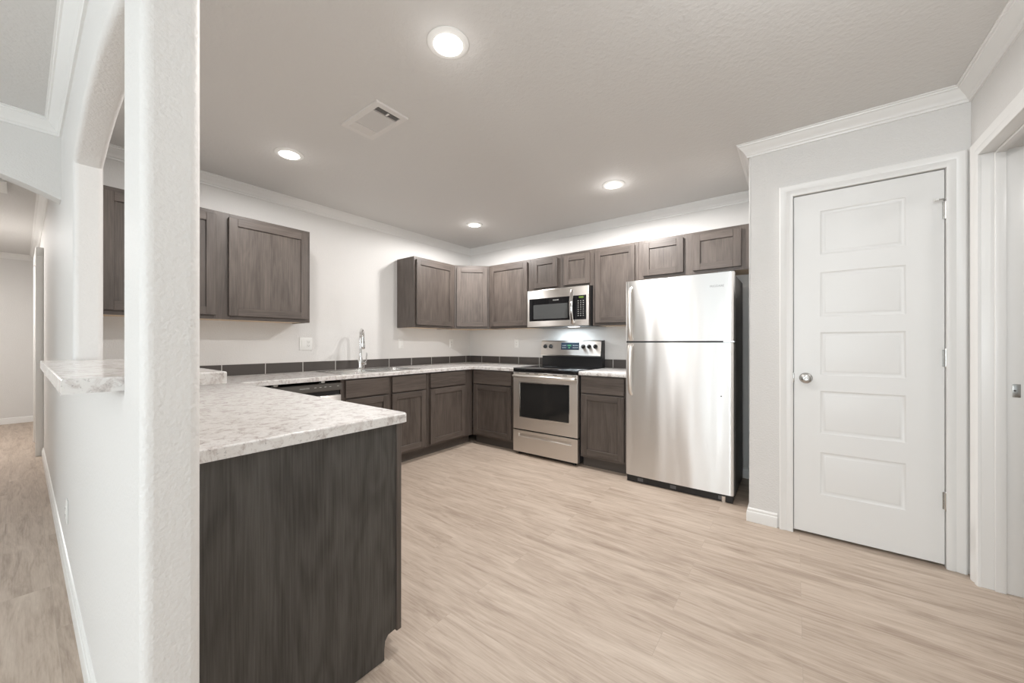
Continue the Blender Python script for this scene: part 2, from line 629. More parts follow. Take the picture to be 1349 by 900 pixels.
def ring_rows(loop_of):       # rows of verts from one face, round the edge, through, to the other face
    rows = []
    for k in range(BN + 1):
        t = math.pi / 2 * k / BN
        rows.append([wm.bm.verts.new((u, W0 + BR * (1 - math.cos(t)), v)) for u, v in loop_of(BR * (1 - math.sin(t)))])
    for k in range(BN, -1, -1):
        t = math.pi / 2 * k / BN
        rows.append([wm.bm.verts.new((u, W1 - BR * (1 - math.cos(t)), v)) for u, v in loop_of(BR * (1 - math.sin(t)))])
    n = len(rows[0])
    for r0, r1 in zip(rows, rows[1:]):
        for i in range(n):
            wm.bm.faces.new((r0[i], r0[(i + 1) % n], r1[(i + 1) % n], r1[i]))
    return rows[0], rows[-1]
h0, h1 = ring_rows(lambda d: offset_loop(hole, d))
o0, o1 = ring_rows(lambda d: [(-0.10, 0), (COLX - d, 0), (COLX - d, CEIL), (-0.10, CEIL)])
for ov, hv in ((o0, h0), (o1, h1)):
    es = []
    for vs in (ov, hv):
        for i in range(len(vs)):
            es.append(wm.bm.edges.get((vs[i], vs[(i + 1) % len(vs)])))
    bmesh.ops.triangle_fill(wm.bm, use_beauty=True, use_dissolve=False, edges=es)
structure(wm, 'wall_divider', M_WALL, flat=True)
# living room and hall
HX = 0.14
hdr_c, hdr_h = -4.345, 0.60
ar = [(hdr_c + hdr_h * math.cos(t), 2.045 + 0.145 * (1 - math.cos(t) ** 2)) for t in [math.pi * k / 24 for k in range(0, 25)]]
hm = MB()
hm.fill([[(W0, CEIL), (W0, 2.045)] + ar[1:-1] + [(hdr_c - hdr_h, 2.045), (hdr_c - hdr_h, 0), (-7.6, 0), (-7.6, CEIL)]],
        lambda u, v: (HX, u, v), lambda u, v: (HX - 0.115, u, v))
def hdr_edge(e):
    return len(e.link_faces) == 2 and e.calc_face_angle(0) > 0.8 and all(-4.96 < v.co.y < W0 + 1e-4 and v.co.z < 2.25 for v in e.verts) and abs(e.verts[0].co.x - e.verts[1].co.x) < 1e-4
hm.bevel_edges(hdr_edge, 0.014, 3)
structure(hm, 'wall_hall_arch', M_WALL, flat=True)
structure(MB().box(-5.6, -0.10, W0, W1, 0, CEIL), 'wall_hall_right', M_WALL)
structure(MB().box(-5.6, HX - 0.115, hdr_c - hdr_h - 0.1, hdr_c - hdr_h, 0, CEIL), 'wall_hall_left', M_WALL)
structure(MB().box(-5.6, -5.47, hdr_c - hdr_h, W0, 0, CEIL), 'wall_hall_end', M_WALL)
bm_ = MB()
bm_.fill([[(HX, 0), (RX, 0), (RX, CEIL), (HX, CEIL)],
          [(0.65, 0.22), (2.85, 0.22), (2.85, 2.26), (0.65, 2.26)],
          [(3.20, 0.6), (4.10, 0.6), (4.10, 2.1), (3.20, 2.1)]],
         lambda u, v: (u, -7.6, v), lambda u, v: (u, -7.7, v))
structure(bm_, 'wall_living', M_WALL)
for nm, (x0, x1, z0, z1) in (('window_1', (0.65, 2.85, 0.22, 2.26)), ('window_2', (3.20, 4.10, 0.6, 2.1))):
    w = MB()
    w.sweep([(x0, z0), (x1, z0), (x1, z1), (x0, z1)][::-1], [(0, -7.585), (0.05, -7.585), (0.05, -7.60), (0.0, -7.60)], lambda a, b, h: (a, h, b), closed=True)
    xm = (x0 + x1) / 2
    w.box(xm - 0.03, xm + 0.03, -7.60, -7.585, z0 + 0.05, z1 - 0.05)
    structure(w, nm, M_TRIM)

w = MB()
w.sweep([(-6.6, 0.4), (-4.8, 0.4), (-4.8, 2.2), (-6.6, 2.2)][::-1], [(0, RX + 0.005), (0.05, RX + 0.005), (0.05, RX + 0.03), (0.0, RX + 0.03)], lambda a, b, h: (h, a, b), closed=True)
w.box(RX + 0.005, RX + 0.03, -5.73, -5.67, 0.45, 2.15)
structure(w, 'added_side_window', M_TRIM)  # unseen window, added to go with the side fill light

# crown moulding
def crown_prof(z=CEIL):
    h, d = CROWN_H, CROWN_D
    return [(0.0, z - h), (0.009, z - h), (0.011, z - h + 0.010), (0.018, z - h + 0.016), (0.020, z - h + 0.024), (0.030, z - h + 0.036),
            (0.044, z - 0.028), (0.050, z - 0.018), (0.056, z - 0.016), (0.058, z - 0.009), (d, z - 0.007), (d, z - 0.0005), (0.0, z - 0.0005)]
XYZ = lambda a, b, h: (a, b, h)
structure(MB().sweep([(HX, -7.6), (HX, W0), (COLX, W0), (COLX, W1), (0, W1), (0, 0), (PX0, 0), (PX0, PY), (RX, PY), (RX, -7.6)],
                     crown_prof(), XYZ), 'trim_1', M_TRIM)
structure(MB().sweep([(HX - 0.115, hdr_c - hdr_h), (-5.47, hdr_c - hdr_h), (-5.47, W0), (HX - 0.115, W0)], crown_prof(), XYZ), 'trim_2', M_TRIM)
# baseboards
BASE = [(0, 0), (0.014, 0), (0.014, 0.055), (0.012, 0.066), (0.009, 0.069), (0.009, 0.082), (0.005, 0.088), (0, 0.09)]
structure(MB().sweep([(-2.60, W0), (COLX, W0), (COLX, W1), (2.428, W1)], BASE, XYZ), 'baseboard_divider', M_TRIM)
structure(MB().sweep([(2.47, 0), (PX0, 0), (PX0, PY), (3.548, PY)], BASE, XYZ), 'baseboard_alcove', M_TRIM)
structure(MB().sweep([(RX, JY1 - 0.09), (RX, -7.6)], BASE, XYZ), 'baseboard_right', M_TRIM)
structure(MB().sweep([(-5.47, hdr_c - hdr_h), (-5.47, W0), (-2.9, W0)], BASE, XYZ), 'baseboard_hall', M_TRIM)
structure(MB().sweep([(HX, -7.6), (HX, hdr_c - hdr_h)], BASE, XYZ), 'baseboard_living', M_TRIM)
# boxed-out cased opening in the hall
hc = MB()
hc.box(-2.70, -2.62, W0 - 0.055, W0, 0, 2.10, bevel=0.006)
hc.box(-3.62, -3.54, W0 - 0.055, W0, 0, 2.10, bevel=0.006)
hc.box(-3.62, -2.62, W0 - 0.055, W0, 2.10, 2.19, bevel=0.006)
structure(hc, 'trim_3', M_TRIM)

# ------------------------------------------------------------------ pantry door (door_1) with frame, slab, hinges, knob
CASING = [(0.0, 0.0), (0.0, 0.010), (0.006, 0.013), (0.020, 0.015), (0.034, 0.011), (0.050, 0.017), (0.064, 0.019), (0.070, 0.016), (0.070, 0.0)]
d1 = empty('door_1', (0, 0, 0), kind='structure')
def y_in(a, b, h): return (a, PY - h, b)
# path runs so that "right" is outwards from the opening: go up the left side, over, and down
cas = MB()
cas.sweep([(DX0 + 0.012, 0), (DX0 + 0.012, DZ - 0.012), (DX1 - 0.012, DZ - 0.012), (DX1 - 0.012, 0)], [(-o, h) for o, h in CASING], y_in)
cas.build('casing', M_TRIM, d1)
jb = MB()
jb.box(DX0, DX0 + 0.012, PY, PY + 0.1, 0, DZ)
jb.box(DX1 - 0.012, DX1, PY, PY + 0.1, 0, DZ)
jb.box(DX0 + 0.012, DX1 - 0.012, PY, PY + 0.1, DZ - 0.012, DZ)
jb.box(DX0 + 0.012, DX0 + 0.028, PY + 0.05, PY + 0.1, 0, DZ - 0.012)
jb.box(DX1 - 0.028, DX1 - 0.012, PY + 0.05, PY + 0.1, 0, DZ - 0.012)
jb.build('jamb', M_TRIM, d1)
SX0, SX1, SZ0, SZ1 = DX0 + 0.016, DX1 - 0.015, 0.016, DZ - 0.017
sl = MB()
SY = PY + 0.008            # front face of the slab
pans = [(0.262, 0.520), (0.634, 0.894), (0.990, 1.250), (1.344, 1.616), (1.722, 1.990)]
ux0, ux1 = 3.760, 4.122
loops = [[(SX0, SZ0), (SX1, SZ0), (SX1, SZ1), (SX0, SZ1)]] + [[(ux0, a), (ux1, a), (ux1, b), (ux0, b)] for a, b in pans]
sl.fill(loops, lambda u, v: (u, SY, v), lambda u, v: (u, SY + 0.012, v))
for a, b in pans:
    # moulded ogee ring stepping in, then the flat raised field
    ring = [(0.0, 0.0), (0.006, 0.005), (0.012, 0.0062), (0.018, 0.0062), (0.024, 0.0025), (0.027, 0.0020)]
    rows = []
    for i, dpt in ring:
        rows.append([sl.bm.verts.new((x, SY + dpt, z)) for x, z in ((ux0 + i, a + i), (ux1 - i, a + i), (ux1 - i, b - i), (ux0 + i, b - i))])
    for r0, r1 in zip(rows, rows[1:]):
        for k in range(4):
            sl.bm.faces.new((r0[k], r0[(k + 1) % 4], r1[(k + 1) % 4], r1[k]))
    sl.bm.faces.new(rows[-1])
sl.box(SX0, SX1, SY + 0.013, SY + 0.035, SZ0, SZ1)
slab = sl.build('door_slab', M_DOORP, d1)
for hz in (1.885, 1.105, 0.352):
    h = MB()
    h.cyl((SX1 + 0.003, SY - 0.006, hz - 0.045), (SX1 + 0.003, SY - 0.006, hz + 0.045), 0.0065, seg=16)
    h.cyl((SX1 + 0.003, SY - 0.006, hz + 0.045), (SX1 + 0.003, SY - 0.006, hz + 0.052), 0.005, 0.003, seg=12)
    h.cyl((SX1 + 0.003, SY - 0.006, hz - 0.052), (SX1 + 0.003, SY - 0.006, hz - 0.045), 0.003, 0.005, seg=12)
    h.box(SX1 - 0.008, SX1 + 0.001, SY - 0.002, SY + 0.001, hz - 0.045, hz + 0.045)
    h.build('hinge', M_NICKEL, d1)
st = MB()
st.cyl((SX1 + 0.003, SY - 0.006, 1.937), (SX1 + 0.003, SY - 0.006, 1.943), 0.010, seg=16)
st.tube([(SX1 + 0.003, SY - 0.008, 1.940), (SX1 - 0.010, SY - 0.022, 1.940), (SX1 - 0.032, SY - 0.032, 1.938)], 0.0042, seg=10)
st.tube([(SX1 + 0.003, SY - 0.006, 1.940), (SX1 + 0.018, SY - 0.012, 1.940)], 0.004, seg=10)
stop = st.build('door_stop', M_NICKEL, d1)
tp = MB()
tp.cyl((SX1 - 0.030, SY - 0.030, 1.938), (SX1 - 0.044, SY - 0.038, 1.937), 0.0075, 0.0065, seg=14)
tag(tp.build('bumper_tip', M_GREYSTOP, stop), label='white rubber tip')
kb = MB()
kb.lathe([(0.0, 0.0), (0.032, 0.0), (0.033, 0.004), (0.028, 0.009), (0.016, 0.012), (0.0115, 0.020), (0.012, 0.032), (0.020, 0.038), (0.0265, 0.046),
          (0.028, 0.053), (0.0255, 0.061), (0.017, 0.066), (0.010, 0.0665), (0.008, 0.064), (0.0, 0.063)], (3.692, SY, 0.967), (0, -1, 0), 36)
knob = kb.build('knob', M_NICKEL, d1)
lt = MB()
lt.box(SX0 - 0.005, SX0 + 0.003, SY - 0.003, SY + 0.024, 0.937, 0.997, bevel=0.002)
lt.build('latch_plate', M_NICKEL, d1)

# doorway in the right wall (door_2): casing, jamb, stop and strike plate
d2 = empty('door_2', (0, 0, 0), kind='structure')
def x_in(a, b, h): return (RX - h, a, b)
c2 = MB()
c2.sweep([(JY0, 0), (JY0, JZ), (JY1, JZ), (JY1, 0)], [(o, h) for o, h in CASING], x_in)
c2.build('casing', M_TRIM, d2)
j2 = MB()
j2.box(RX, RX + 0.15, JY0, JY0 + 0.02, 0, JZ + 0.02, bevel=0.002)
j2.box(RX, RX + 0.15, JY1 - 0.02, JY1, 0, JZ + 0.02, bevel=0.002)
j2.box(RX, RX + 0.15, JY1, JY0, JZ, JZ + 0.02, bevel=0.002)
j2.build('jamb', M_TRIM, d2)
s2 = MB()
s2.box(RX + 0.040, RX + 0.075, JY0 - 0.012, JY0, 0, JZ, bevel=0.003)
s2.box(RX + 0.040, RX + 0.075, JY1, JY1 + 0.012, 0, JZ, bevel=0.003)
s2.box(RX + 0.040, RX + 0.075, JY1 + 0.012, JY0 - 0.012, JZ - 0.012, JZ, bevel=0.003)
s2.build('stop_moulding', M_TRIM, d2)
sp = MB()
sp.box(RX + 0.094, RX + 0.118, JY0 - 0.0025, JY0, 0.930, 0.992, bevel=0.001)
spo = sp.build('strike_plate', M_NICKEL, d2)
MB().cyl((RX + 0.101, JY0 - 0.004, 0.961), (RX + 0.101, JY0 - 0.002, 0.961), 0.004, seg=12).build('screw', M_SIDE, spo)

# ------------------------------------------------------------------ cabinets
def shaker(w, h, parent, name, loc, stile=0.057, t=0.020, rec=0.011, rot=None):
    """door in local coords: origin bottom-left of the back face, x right, front at y = -t"""
    m = MB()
    bv = 0.0016
    if not rot:
        loc = (loc[0], loc[1] - 0.003, loc[2])
    m.box(0, stile, -t, 0, 0, h, 0, bv, 1)
    m.box(w - stile, w, -t, 0, 0, h, 0, bv, 1)
    m.box(stile, w - stile, -t, 0, 0, stile, 1, bv, 1)
    m.box(stile, w - stile, -t, 0, h - stile, h, 1, bv, 1)
    m.box(stile - 0.001, w - stile + 0.001, -t + rec, -0.002, stile - 0.001, h - stile + 0.001, 0)
    return m.build(name, WOOD, parent, loc=loc, rot=rot, smooth=False)

def slab_front(w, h, parent, name, loc, t=0.020):
    m = MB()
    m.box(0, w, -t, 0, 0, h, 0, 0.003, 2)
    return m.build(name, [M_WH], parent, loc=(loc[0], loc[1] - 0.003, loc[2]), smooth=False)

def face_frame(parent, w, z0, z1, depth, openings, ft=0.019):
    """openings: list of (x0, x1, zb, zt) covered by fronts; frame shows round them"""
    m = MB()
    xs = sorted({(a, b) for a, b, _, _ in openings})
    e = 0.010
    lap = [(a + e, b - e) for a, b in xs]
    edges = [0.0] + [v for p in lap for v in p] + [w]
    for i in range(0, len(edges), 2):
        m.box(edges[i], edges[i + 1], -depth, -depth + ft, z0, z1, 0, 0.0008, 1)
    for a, b in lap:
        ops = sorted([(zb, zt) for (x0, x1, zb, zt) in openings if abs(x0 + e - a) < 1e-6])
        ze = [z0] + [v for zb, zt in ops for v in (zb + e, zt - e)] + [z1]
        for i in range(0, len(ze), 2):
            m.box(a, b, -depth, -depth + ft, ze[i], ze[i + 1], 1, 0.0008, 1)
    return m.build('face_frame', WOOD, parent, smooth=False)

def upper(name, loc, rz, w, doors, z0, z1, label, depth=0.305, dz0=0.028, dz1=0.030):
    root = empty(name, loc, rz, label, 'cabinet', 'grey-brown upper cabinets')
    m = MB()
    d = depth - 0.019
    m.box(0, 0.016, -d, 0, z0, z1)
    m.box(w - 0.016, w, -d, 0, z0, z1)
    m.box(0.016, w - 0.016, -d, 0, z1 - 0.016, z1)
    m.box(0.016, w - 0.016, -0.008, 0, z0 + 0.03, z1 - 0.016)
    m.build('carcass', [M_WV], root, smooth=False)
    b = MB().box(0.016, w - 0.016, -d, -0.0005, z0 + 0.004, z0 + 0.018)
    tag(b.build('bottom_panel', M_MAPLE, root), label='pale unfinished underside')
    face_frame(root, w, z0, z1, depth, [(a, c, z0 + dz0, z1 - dz1) for a, c in doors])
    for a, c in doors:
        shaker(c - a, z1 - z0 - dz0 - dz1, root, 'door', (a, -depth, z0 + dz0))
    return root

UB, UT, US = 1.360, 2.148, 1.775
# sink wall (local x = world y)
upper('wall_cabinet', (0, -3.622, 0), 90, 1.264, [(0.024, 0.594), (0.672, 1.242)], UB, UT,
      'wide two-door upper cabinet left of the kitchen faucet, beside the column')
upper('wall_cabinet', (0, -1.232, 0), 90, 0.621, [(0.022, 0.578)], UB, UT,
      'single-door upper cabinet right of the faucet with its dark side panel showing')
# diagonal corner cabinet
cr = empty('corner_wall_cabinet', (0, 0, 0), 0, 'angled corner upper cabinet facing the room diagonally where the two walls meet', 'cabinet', 'grey-brown upper cabinets')
foot = [(0.001, -0.001), (0.001, -0.610), (0.289, -0.610), (0.610, -0.289), (0.610, -0.001)]
m = MB(); m.fill([foot], lambda u, v: (u, v, UB + 0.018), lambda u, v: (u, v, UT))
m.build('carcass', [M_WV], cr, smooth=False)
m = MB(); m.fill([[(0.002, -0.002), (0.002, -0.6), (0.286, -0.6), (0.6, -0.286), (0.6, -0.002)]], lambda u, v: (u, v, UB + 0.004), lambda u, v: (u, v, UB + 0.018))
tag(m.build('bottom_panel', M_MAPLE, cr), label='pale unfinished underside')
LD = math.hypot(0.305, 0.305)
ff_ = MB()
for a, b, z0, z1, mi in ((0, 0.036, UB, UT, 0), (LD - 0.036, LD, UB, UT, 0), (0.036, LD - 0.036, UB, UB + 0.038, 1), (0.036, LD - 0.036, UT - 0.04, UT, 1)):
    ff_.box(a, b, -0.019, 0.0, z0, z1, mi, 0.0008, 1)
ffo = ff_.build('face_frame', WOOD, cr, loc=(0.305 - 0.0095, -0.610 + 0.0095, 0), rot=(0, 0, R(45)), smooth=False)
shaker(LD - 0.052, UT - UB - 0.058, cr, 'door', (0.305 + 0.026 * 0.7071 + 0.004, -0.610 + 0.026 * 0.7071 - 0.004, UB + 0.028), rot=(0, 0, R(45)))
# range wall
upper('wall_cabinet', (0.611, 0, 0), 0, 0.622, [(0.032, 0.583)], UB, UT,
      'single-door upper cabinet between the angled corner cabinet and the microwave')
upper('wall_cabinet', (1.234, 0, 0), 0, 0.764, [(0.040, 0.354), (0.436, 0.738)], US, UT,
      'short two-door upper cabinet directly above the microwave')
upper('wall_cabinet', (1.999, 0, 0), 0, 0.466, [(0.031, 0.434)], UB, UT,
      'single-door upper cabinet between the microwave and the refrigerator')
upper('wall_cabinet', (2.466, 0, 0), 0, 0.927, [(0.044, 0.394), (0.470, 0.828)], US + 0.008, UT,
      'short two-door upper cabinet above the refrigerator, next to the pantry wall')

def base(name, loc, rz, w, cols, label, depth=0.606, dr=(0.714, 0.866), dd=(0.125, 0.700), top=0.879, finished=None):
    root = empty(name, loc, rz, label, 'cabinet', 'grey-brown base cabinets')
    m = MB()
    d = depth - 0.019
    m.box(0, 0.016, -d, -0.001, 0.10, top)
    m.box(w - 0.016, w, -d, -0.001, 0.10, top)
    m.box(0.016, w - 0.016, -d, -0.001, 0.10, 0.116)
    m.box(0.016, w - 0.016, -0.010, -0.001, 0.116, top)
    m.build('carcass', [M_WV], root, smooth=False)
    t = MB().box(0, w, -depth + 0.060, -depth + 0.076, 0.0, 0.10)
    t.build('toe_kick', M_TOE, root)
    op = []
    for a, b in cols:
        op += [(a, b, dd[0], dd[1]), (a, b, dr[0], dr[1])]
    face_frame(root, w, 0.10, top, depth, op)
    for a, b in cols:
        slab_front(b - a, dr[1] - dr[0], root, 'drawer_front', (a, -depth, dr[0]))
        shaker(b - a, dd[1] - dd[0], root, 'door', (a, -depth, dd[0]))
    return root

base('base_cabinet', (0, -2.244, 0), 90, 0.929, [(0.037, 0.460), (0.502, 0.907)], 'two-door base cabinet under the sink, beside the dishwasher')
base('base_cabinet', (0, -1.314, 0), 90, 0.705, [(0.043, 0.562)], 'single-door base cabinet right of the sink base, running into the corner')
base('base_cabinet', (0.611, 0, 0), 0, 0.627, [(0.029, 0.581)], 'single-door base cabinet in the corner, left of the range')
base('base_cabinet', (2.010, 0, 0), 0, 0.456, [(0.018, 0.430)], 'narrow single-door base cabinet between the range and the refrigerator')
# peninsula (faces the kitchen, end panel towards the camera)
PEX = 2.425
pb = base('peninsula_cabinet', (PEX - 0.020, W1 - 0.001, 0), 180, 1.775, [(0.03, 0.44), (0.47, 0.88), (0.91, 1.32)],
          'long peninsula base cabinet in front of the column with a plain grey-brown end panel', depth=0.647)
pb['group'] = 'grey-brown base cabinets'
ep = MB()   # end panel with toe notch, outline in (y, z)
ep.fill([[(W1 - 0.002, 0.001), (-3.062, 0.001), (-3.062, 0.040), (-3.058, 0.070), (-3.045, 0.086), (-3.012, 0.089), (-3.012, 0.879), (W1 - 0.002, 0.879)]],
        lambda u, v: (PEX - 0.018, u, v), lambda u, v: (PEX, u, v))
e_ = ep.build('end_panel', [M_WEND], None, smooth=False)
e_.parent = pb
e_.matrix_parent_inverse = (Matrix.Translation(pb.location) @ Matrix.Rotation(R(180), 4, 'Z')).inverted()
sv = MB().box(PEX - 0.022, PEX + 0.006, -3.011, -2.990, 0.082, 0.879, 0, 0.001, 1)
s_ = sv.build('end_stile', [M_WV], None, smooth=False)
s_.parent = pb
s_.matrix_parent_inverse = e_.matrix_parent_inverse.copy()

# ------------------------------------------------------------------ countertops, bar ledge, backsplash
CT0, CT1 = 0.880, 0.915
SKX = (0.100, 0.575); SKY = (-2.205, -1.365)
PE, PF = 2.452, -2.972
ct = MB()
out = [(0.001, W1 + 0.001), (PE, W1 + 0.001), (PE, PF - 0.02), (PE - 0.006, PF - 0.006), (PE - 0.02, PF), (0.648, PF), (0.648, -0.648), (1.238, -0.648), (1.238, -0.001), (0.001, -0.001)]
ct.fill([out, [(SKX[0], SKY[0]), (SKX[1], SKY[0]), (SKX[1], SKY[1]), (SKX[0], SKY[1])]],
        lambda u, v: (u, v, CT0), lambda u, v: (u, v, CT1))
ct.bevel_edges(lambda e: len(e.link_faces) == 2 and e.calc_face_angle(0) > 1.0 and all(v.co.z > CT1 - 1e-4 for v in e.verts), 0.005, 3)
tag(ct.build('countertop', M_GRANITE, flat=True), 'speckled white granite countertop wrapping from the peninsula past the sink to the range', 'countertop')
c3 = MB().box(2.008, 2.478, -0.648, -0.001, CT0, CT1, 0, 0.004, 2)
tag(c3.build('countertop', M_GRANITE), 'small speckled white granite countertop between the range and the refrigerator', 'countertop')
LZ = 1.104
lg = MB()
lg.fill([[(0.93, W0 - 0.0955), (0.955, W0 - 0.0955), (LX1 - 0.006, W0 - 0.0955), (LX1 - 0.006, -3.533), (0.93, -3.533), (0.93, W1 + 0.002), (LX0 + 0.003, W1 + 0.002), (LX0 + 0.003, W0 - 0.002), (0.93, W0 - 0.002)]],
        lambda u, v: (u, v, LZ - 0.034), lambda u, v: (u, v, LZ))
lg.bevel_edges(lambda e: len(e.link_faces) == 2 and e.calc_face_angle(0) > 1.0 and all(v.co.z > LZ - 1e-4 for v in e.verts), 0.004, 2)
tag(lg.build('bar_ledge', M_GRANITE, flat=True), 'raised granite bar ledge on the half wall inside the arched pass-through', 'ledge')

def splash(name, loc, rz, joints, x0, x1, label, z0=CT1 + 0.0005, z1=1.010):
    root = empty(name, loc, rz, label, 'backsplash')
    g = MB().box(x0, x1, -0.0075, -0.0005, z0, z1)
    g.build('grout_bed', M_GROUT, root)
    t = MB()
    js = [x0] + sorted(j for j in joints if x0 < j < x1) + [x1]
    for a, b in zip(js, js[1:]):
        if b - a > 0.012:
            t.box(a + 0.0030, b - 0.0030, -0.0088, -0.0070, z0 + 0.002, z1 - 0.002, 0, 0.0004, 1)
    t.build('tile_row', M_TILE, root, smooth=False)
    return root
splash('tile_backsplash', (0, 0, 0), 90, [-0.095 - 0.3125 * k for k in range(12)], -3.636, -0.0115, 'low strip of dark charcoal tiles along the sink wall', )
splash('tile_backsplash', (0, 0, 0), 0, [0.226 + 0.3115 * k for k in range(12)], 0.0, 2.472, 'low strip of dark charcoal tiles along the range wall')

# ------------------------------------------------------------------ sink and faucet
sk = empty('kitchen_sink', ((SKX[0] + SKX[1]) / 2, (SKY[0] + SKY[1]) / 2, CT1), 0, 'double-bowl stainless drop-in sink set in the granite under the faucet', 'sink')
hx, hy = (SKX[1] - SKX[0]) / 2 + 0.014, (SKY[1] - SKY[0]) / 2 + 0.014
bw = [(-0.155, 0.225, -0.395, -0.015), (-0.155, 0.225, 0.015, 0.395)]
def rrect(x0, x1, y0, y1, r, n=5):
    pts = []
    for cx, cy, a0 in ((x1 - r, y0 + r, -90), (x1 - r, y1 - r, 0), (x0 + r, y1 - r, 90), (x0 + r, y0 + r, 180)):
        for k in range(n + 1):
            a = R(a0 + 90 * k / n)
            pts.append((cx + r * math.cos(a), cy + r * math.sin(a)))
    return pts
rim = MB()
rim.fill([rrect(-hx, hx, -hy, hy, 0.035)] + [rrect(*b, 0.04) for b in bw], lambda u, v: (u, v, 0.0005), lambda u, v: (u, v, 0.006))
rim.bevel_edges(lambda e: len(e.link_faces) == 2 and e.calc_face_angle(0) > 1.0 and all(v.co.z > 0.005 for v in e.verts), 0.002, 2)
rim.build('rim', M_SINK, sk, flat=True)
for b in bw:
    bm2 = MB()
    o1, i1 = rrect(*b, 0.04), rrect(b[0] + 0.02, b[1] - 0.02, b[2] + 0.02, b[3] - 0.02, 0.05)
    ra = [bm2.bm.verts.new((x, y, 0.001)) for x, y in o1]
    rb = [bm2.bm.verts.new((x, y, -0.16)) for x, y in i1]
    cxm, cym = (b[0] + b[1]) / 2, (b[2] + b[3]) / 2
    rc = [bm2.bm.verts.new((cxm + (x - cxm) * 0.9, cym + (y - cym) * 0.9, -0.175)) for x, y in i1]
    n = len(ra)
    for a, c in ((ra, rb), (rb, rc)):
        for k in range(n):
            bm2.bm.faces.new((a[k], a[(k + 1) % n], c[(k + 1) % n], c[k]))
    bm2.bm.faces.new(rc)
    bo = bm2.build('bowl', M_SINK, sk)
    MB().lathe([(0.0, 0.001), (0.03, 0.001), (0.043, 0.003), (0.045, 0.0)], (cxm, cym, -0.175), (0, 0, 1)).build('drain', M_CHROME, bo)

FZ = CT1 + 0.0065
fc = empty('kitchen_faucet', (0.135, -1.775, FZ), -22, 'tall chrome pull-down faucet with a side lever standing at the sink', 'faucet')
fb = MB()
fb.lathe([(0.0, 0.0), (0.031, 0.0), (0.031, 0.006), (0.026, 0.012), (0.0245, 0.02), (0.0245, 0.085), (0.021, 0.100), (0.016, 0.125), (0.0145, 0.16)], (0, 0, 0), (0, 0, 1))
fb.build('body', M_CHROME, fc)
sp_ = MB()
pts = [(0, 0, 0.15), (0, 0, 0.22), (0, 0, 0.305)]
rad = 0.068
for k in range(1, 15):
    a = math.pi * k / 15 * 1.06
    pts.append((rad - rad * math.cos(a), 0, 0.315 + 0.085 * math.sin(a)))
sp_.tube(pts, 0.0135, seg=16)
sp_.build('spout', M_CHROME, fc)
ex, ez = pts[-1][0], pts[-1][2]
sh = MB()
dr_ = Vector((-0.06, 0, -1)).normalized()
sh.lathe([(0.0, -0.006), (0.0145, -0.006), (0.0155, 0.0), (0.0155, 0.030), (0.0175, 0.040), (0.0215, 0.085), (0.0225, 0.108), (0.020, 0.114), (0.0, 0.114)], (ex, 0, ez), dr_)
sh.build('spray_head', M_CHROME, fc)
hd = MB()
hdir = Vector((math.cos(R(50)), math.sin(R(50)), 0))       # out to the right as seen from the room
q0 = hdir * 0.020
hd.cyl(q0 + Vector((0, 0, 0.055)), hdir * 0.052 + Vector((0, 0, 0.055)), 0.016, 0.014, 20)
hd.lathe([(0.0, 0.0), (0.014, 0.002), (0.013, 0.010), (0.0, 0.014)], hdir * 0.050 + Vector((0, 0, 0.055)), hdir)
hd.tube([hdir * 0.055 + Vector((0, 0, 0.058)), hdir * 0.064 + Vector((0, 0, 0.085)), hdir * 0.068 + Vector((0, 0, 0.130)), hdir * 0.069 + Vector((0, 0, 0.165))], [0.008, 0.0065, 0.0055, 0.005], seg=12)
hd.build('lever_handle', M_CHROME, fc)

# ------------------------------------------------------------------ dishwasher
dw = empty('dishwasher', (0, -2.850, 0), 90, 'stainless dishwasher with a dark control panel under the counter beside the sink', 'dishwasher')
m = MB(); m.box(0.004, 0.596, -0.575, -0.05, 0.02, 0.845); m.build('tub', M_SIDE, dw)
m = MB(); m.box(0.004, 0.600, -0.632, -0.576, 0.115, 0.757, 0, 0.006, 3); m.build('door', M_STEEL, dw)
m = MB()
m.fill([[(-0.577, 0.790), (-0.640, 0.796), (-0.642, 0.806), (-0.634, 0.850), (-0.622, 0.856), (-0.577, 0.856)]], lambda u, v: (0.004, u, v), lambda u, v: (0.600, u, v))
cp = m.build('control_panel', M_PANELGREY, dw)
m = MB(); m.box(0.010, 0.594, -0.612, -0.577, 0.757, 0.792); m.build('handle_recess', M_BLACK, dw)
text_mesh('FRIGIDAIRE', 0.016, 'logo', M_MARK, cp, (0.300, -0.6405, 0.829), rot=(R(80), 0, 0), width=0.072)
for bx in (0.375, 0.415, 0.455, 0.495, 0.560):
    MB().box(bx, bx + 0.016, -0.6395, -0.6365, 0.828, 0.832).build('button_mark', M_MARK, cp)
m = MB(); m.box(0.0, 0.604, -0.56, -0.545, 0.0, 0.10); m.build('toe_panel', M_BLACK, dw)
for bx in (0.09, 0.44):
    m = MB()
    m.box(bx, bx + 0.03, -0.615, -0.577, 0.862, 0.878); m.box(bx, bx + 0.03, -0.579, -0.575, 0.83, 0.878)
    m.build('mounting_bracket', M_NICKEL, dw)

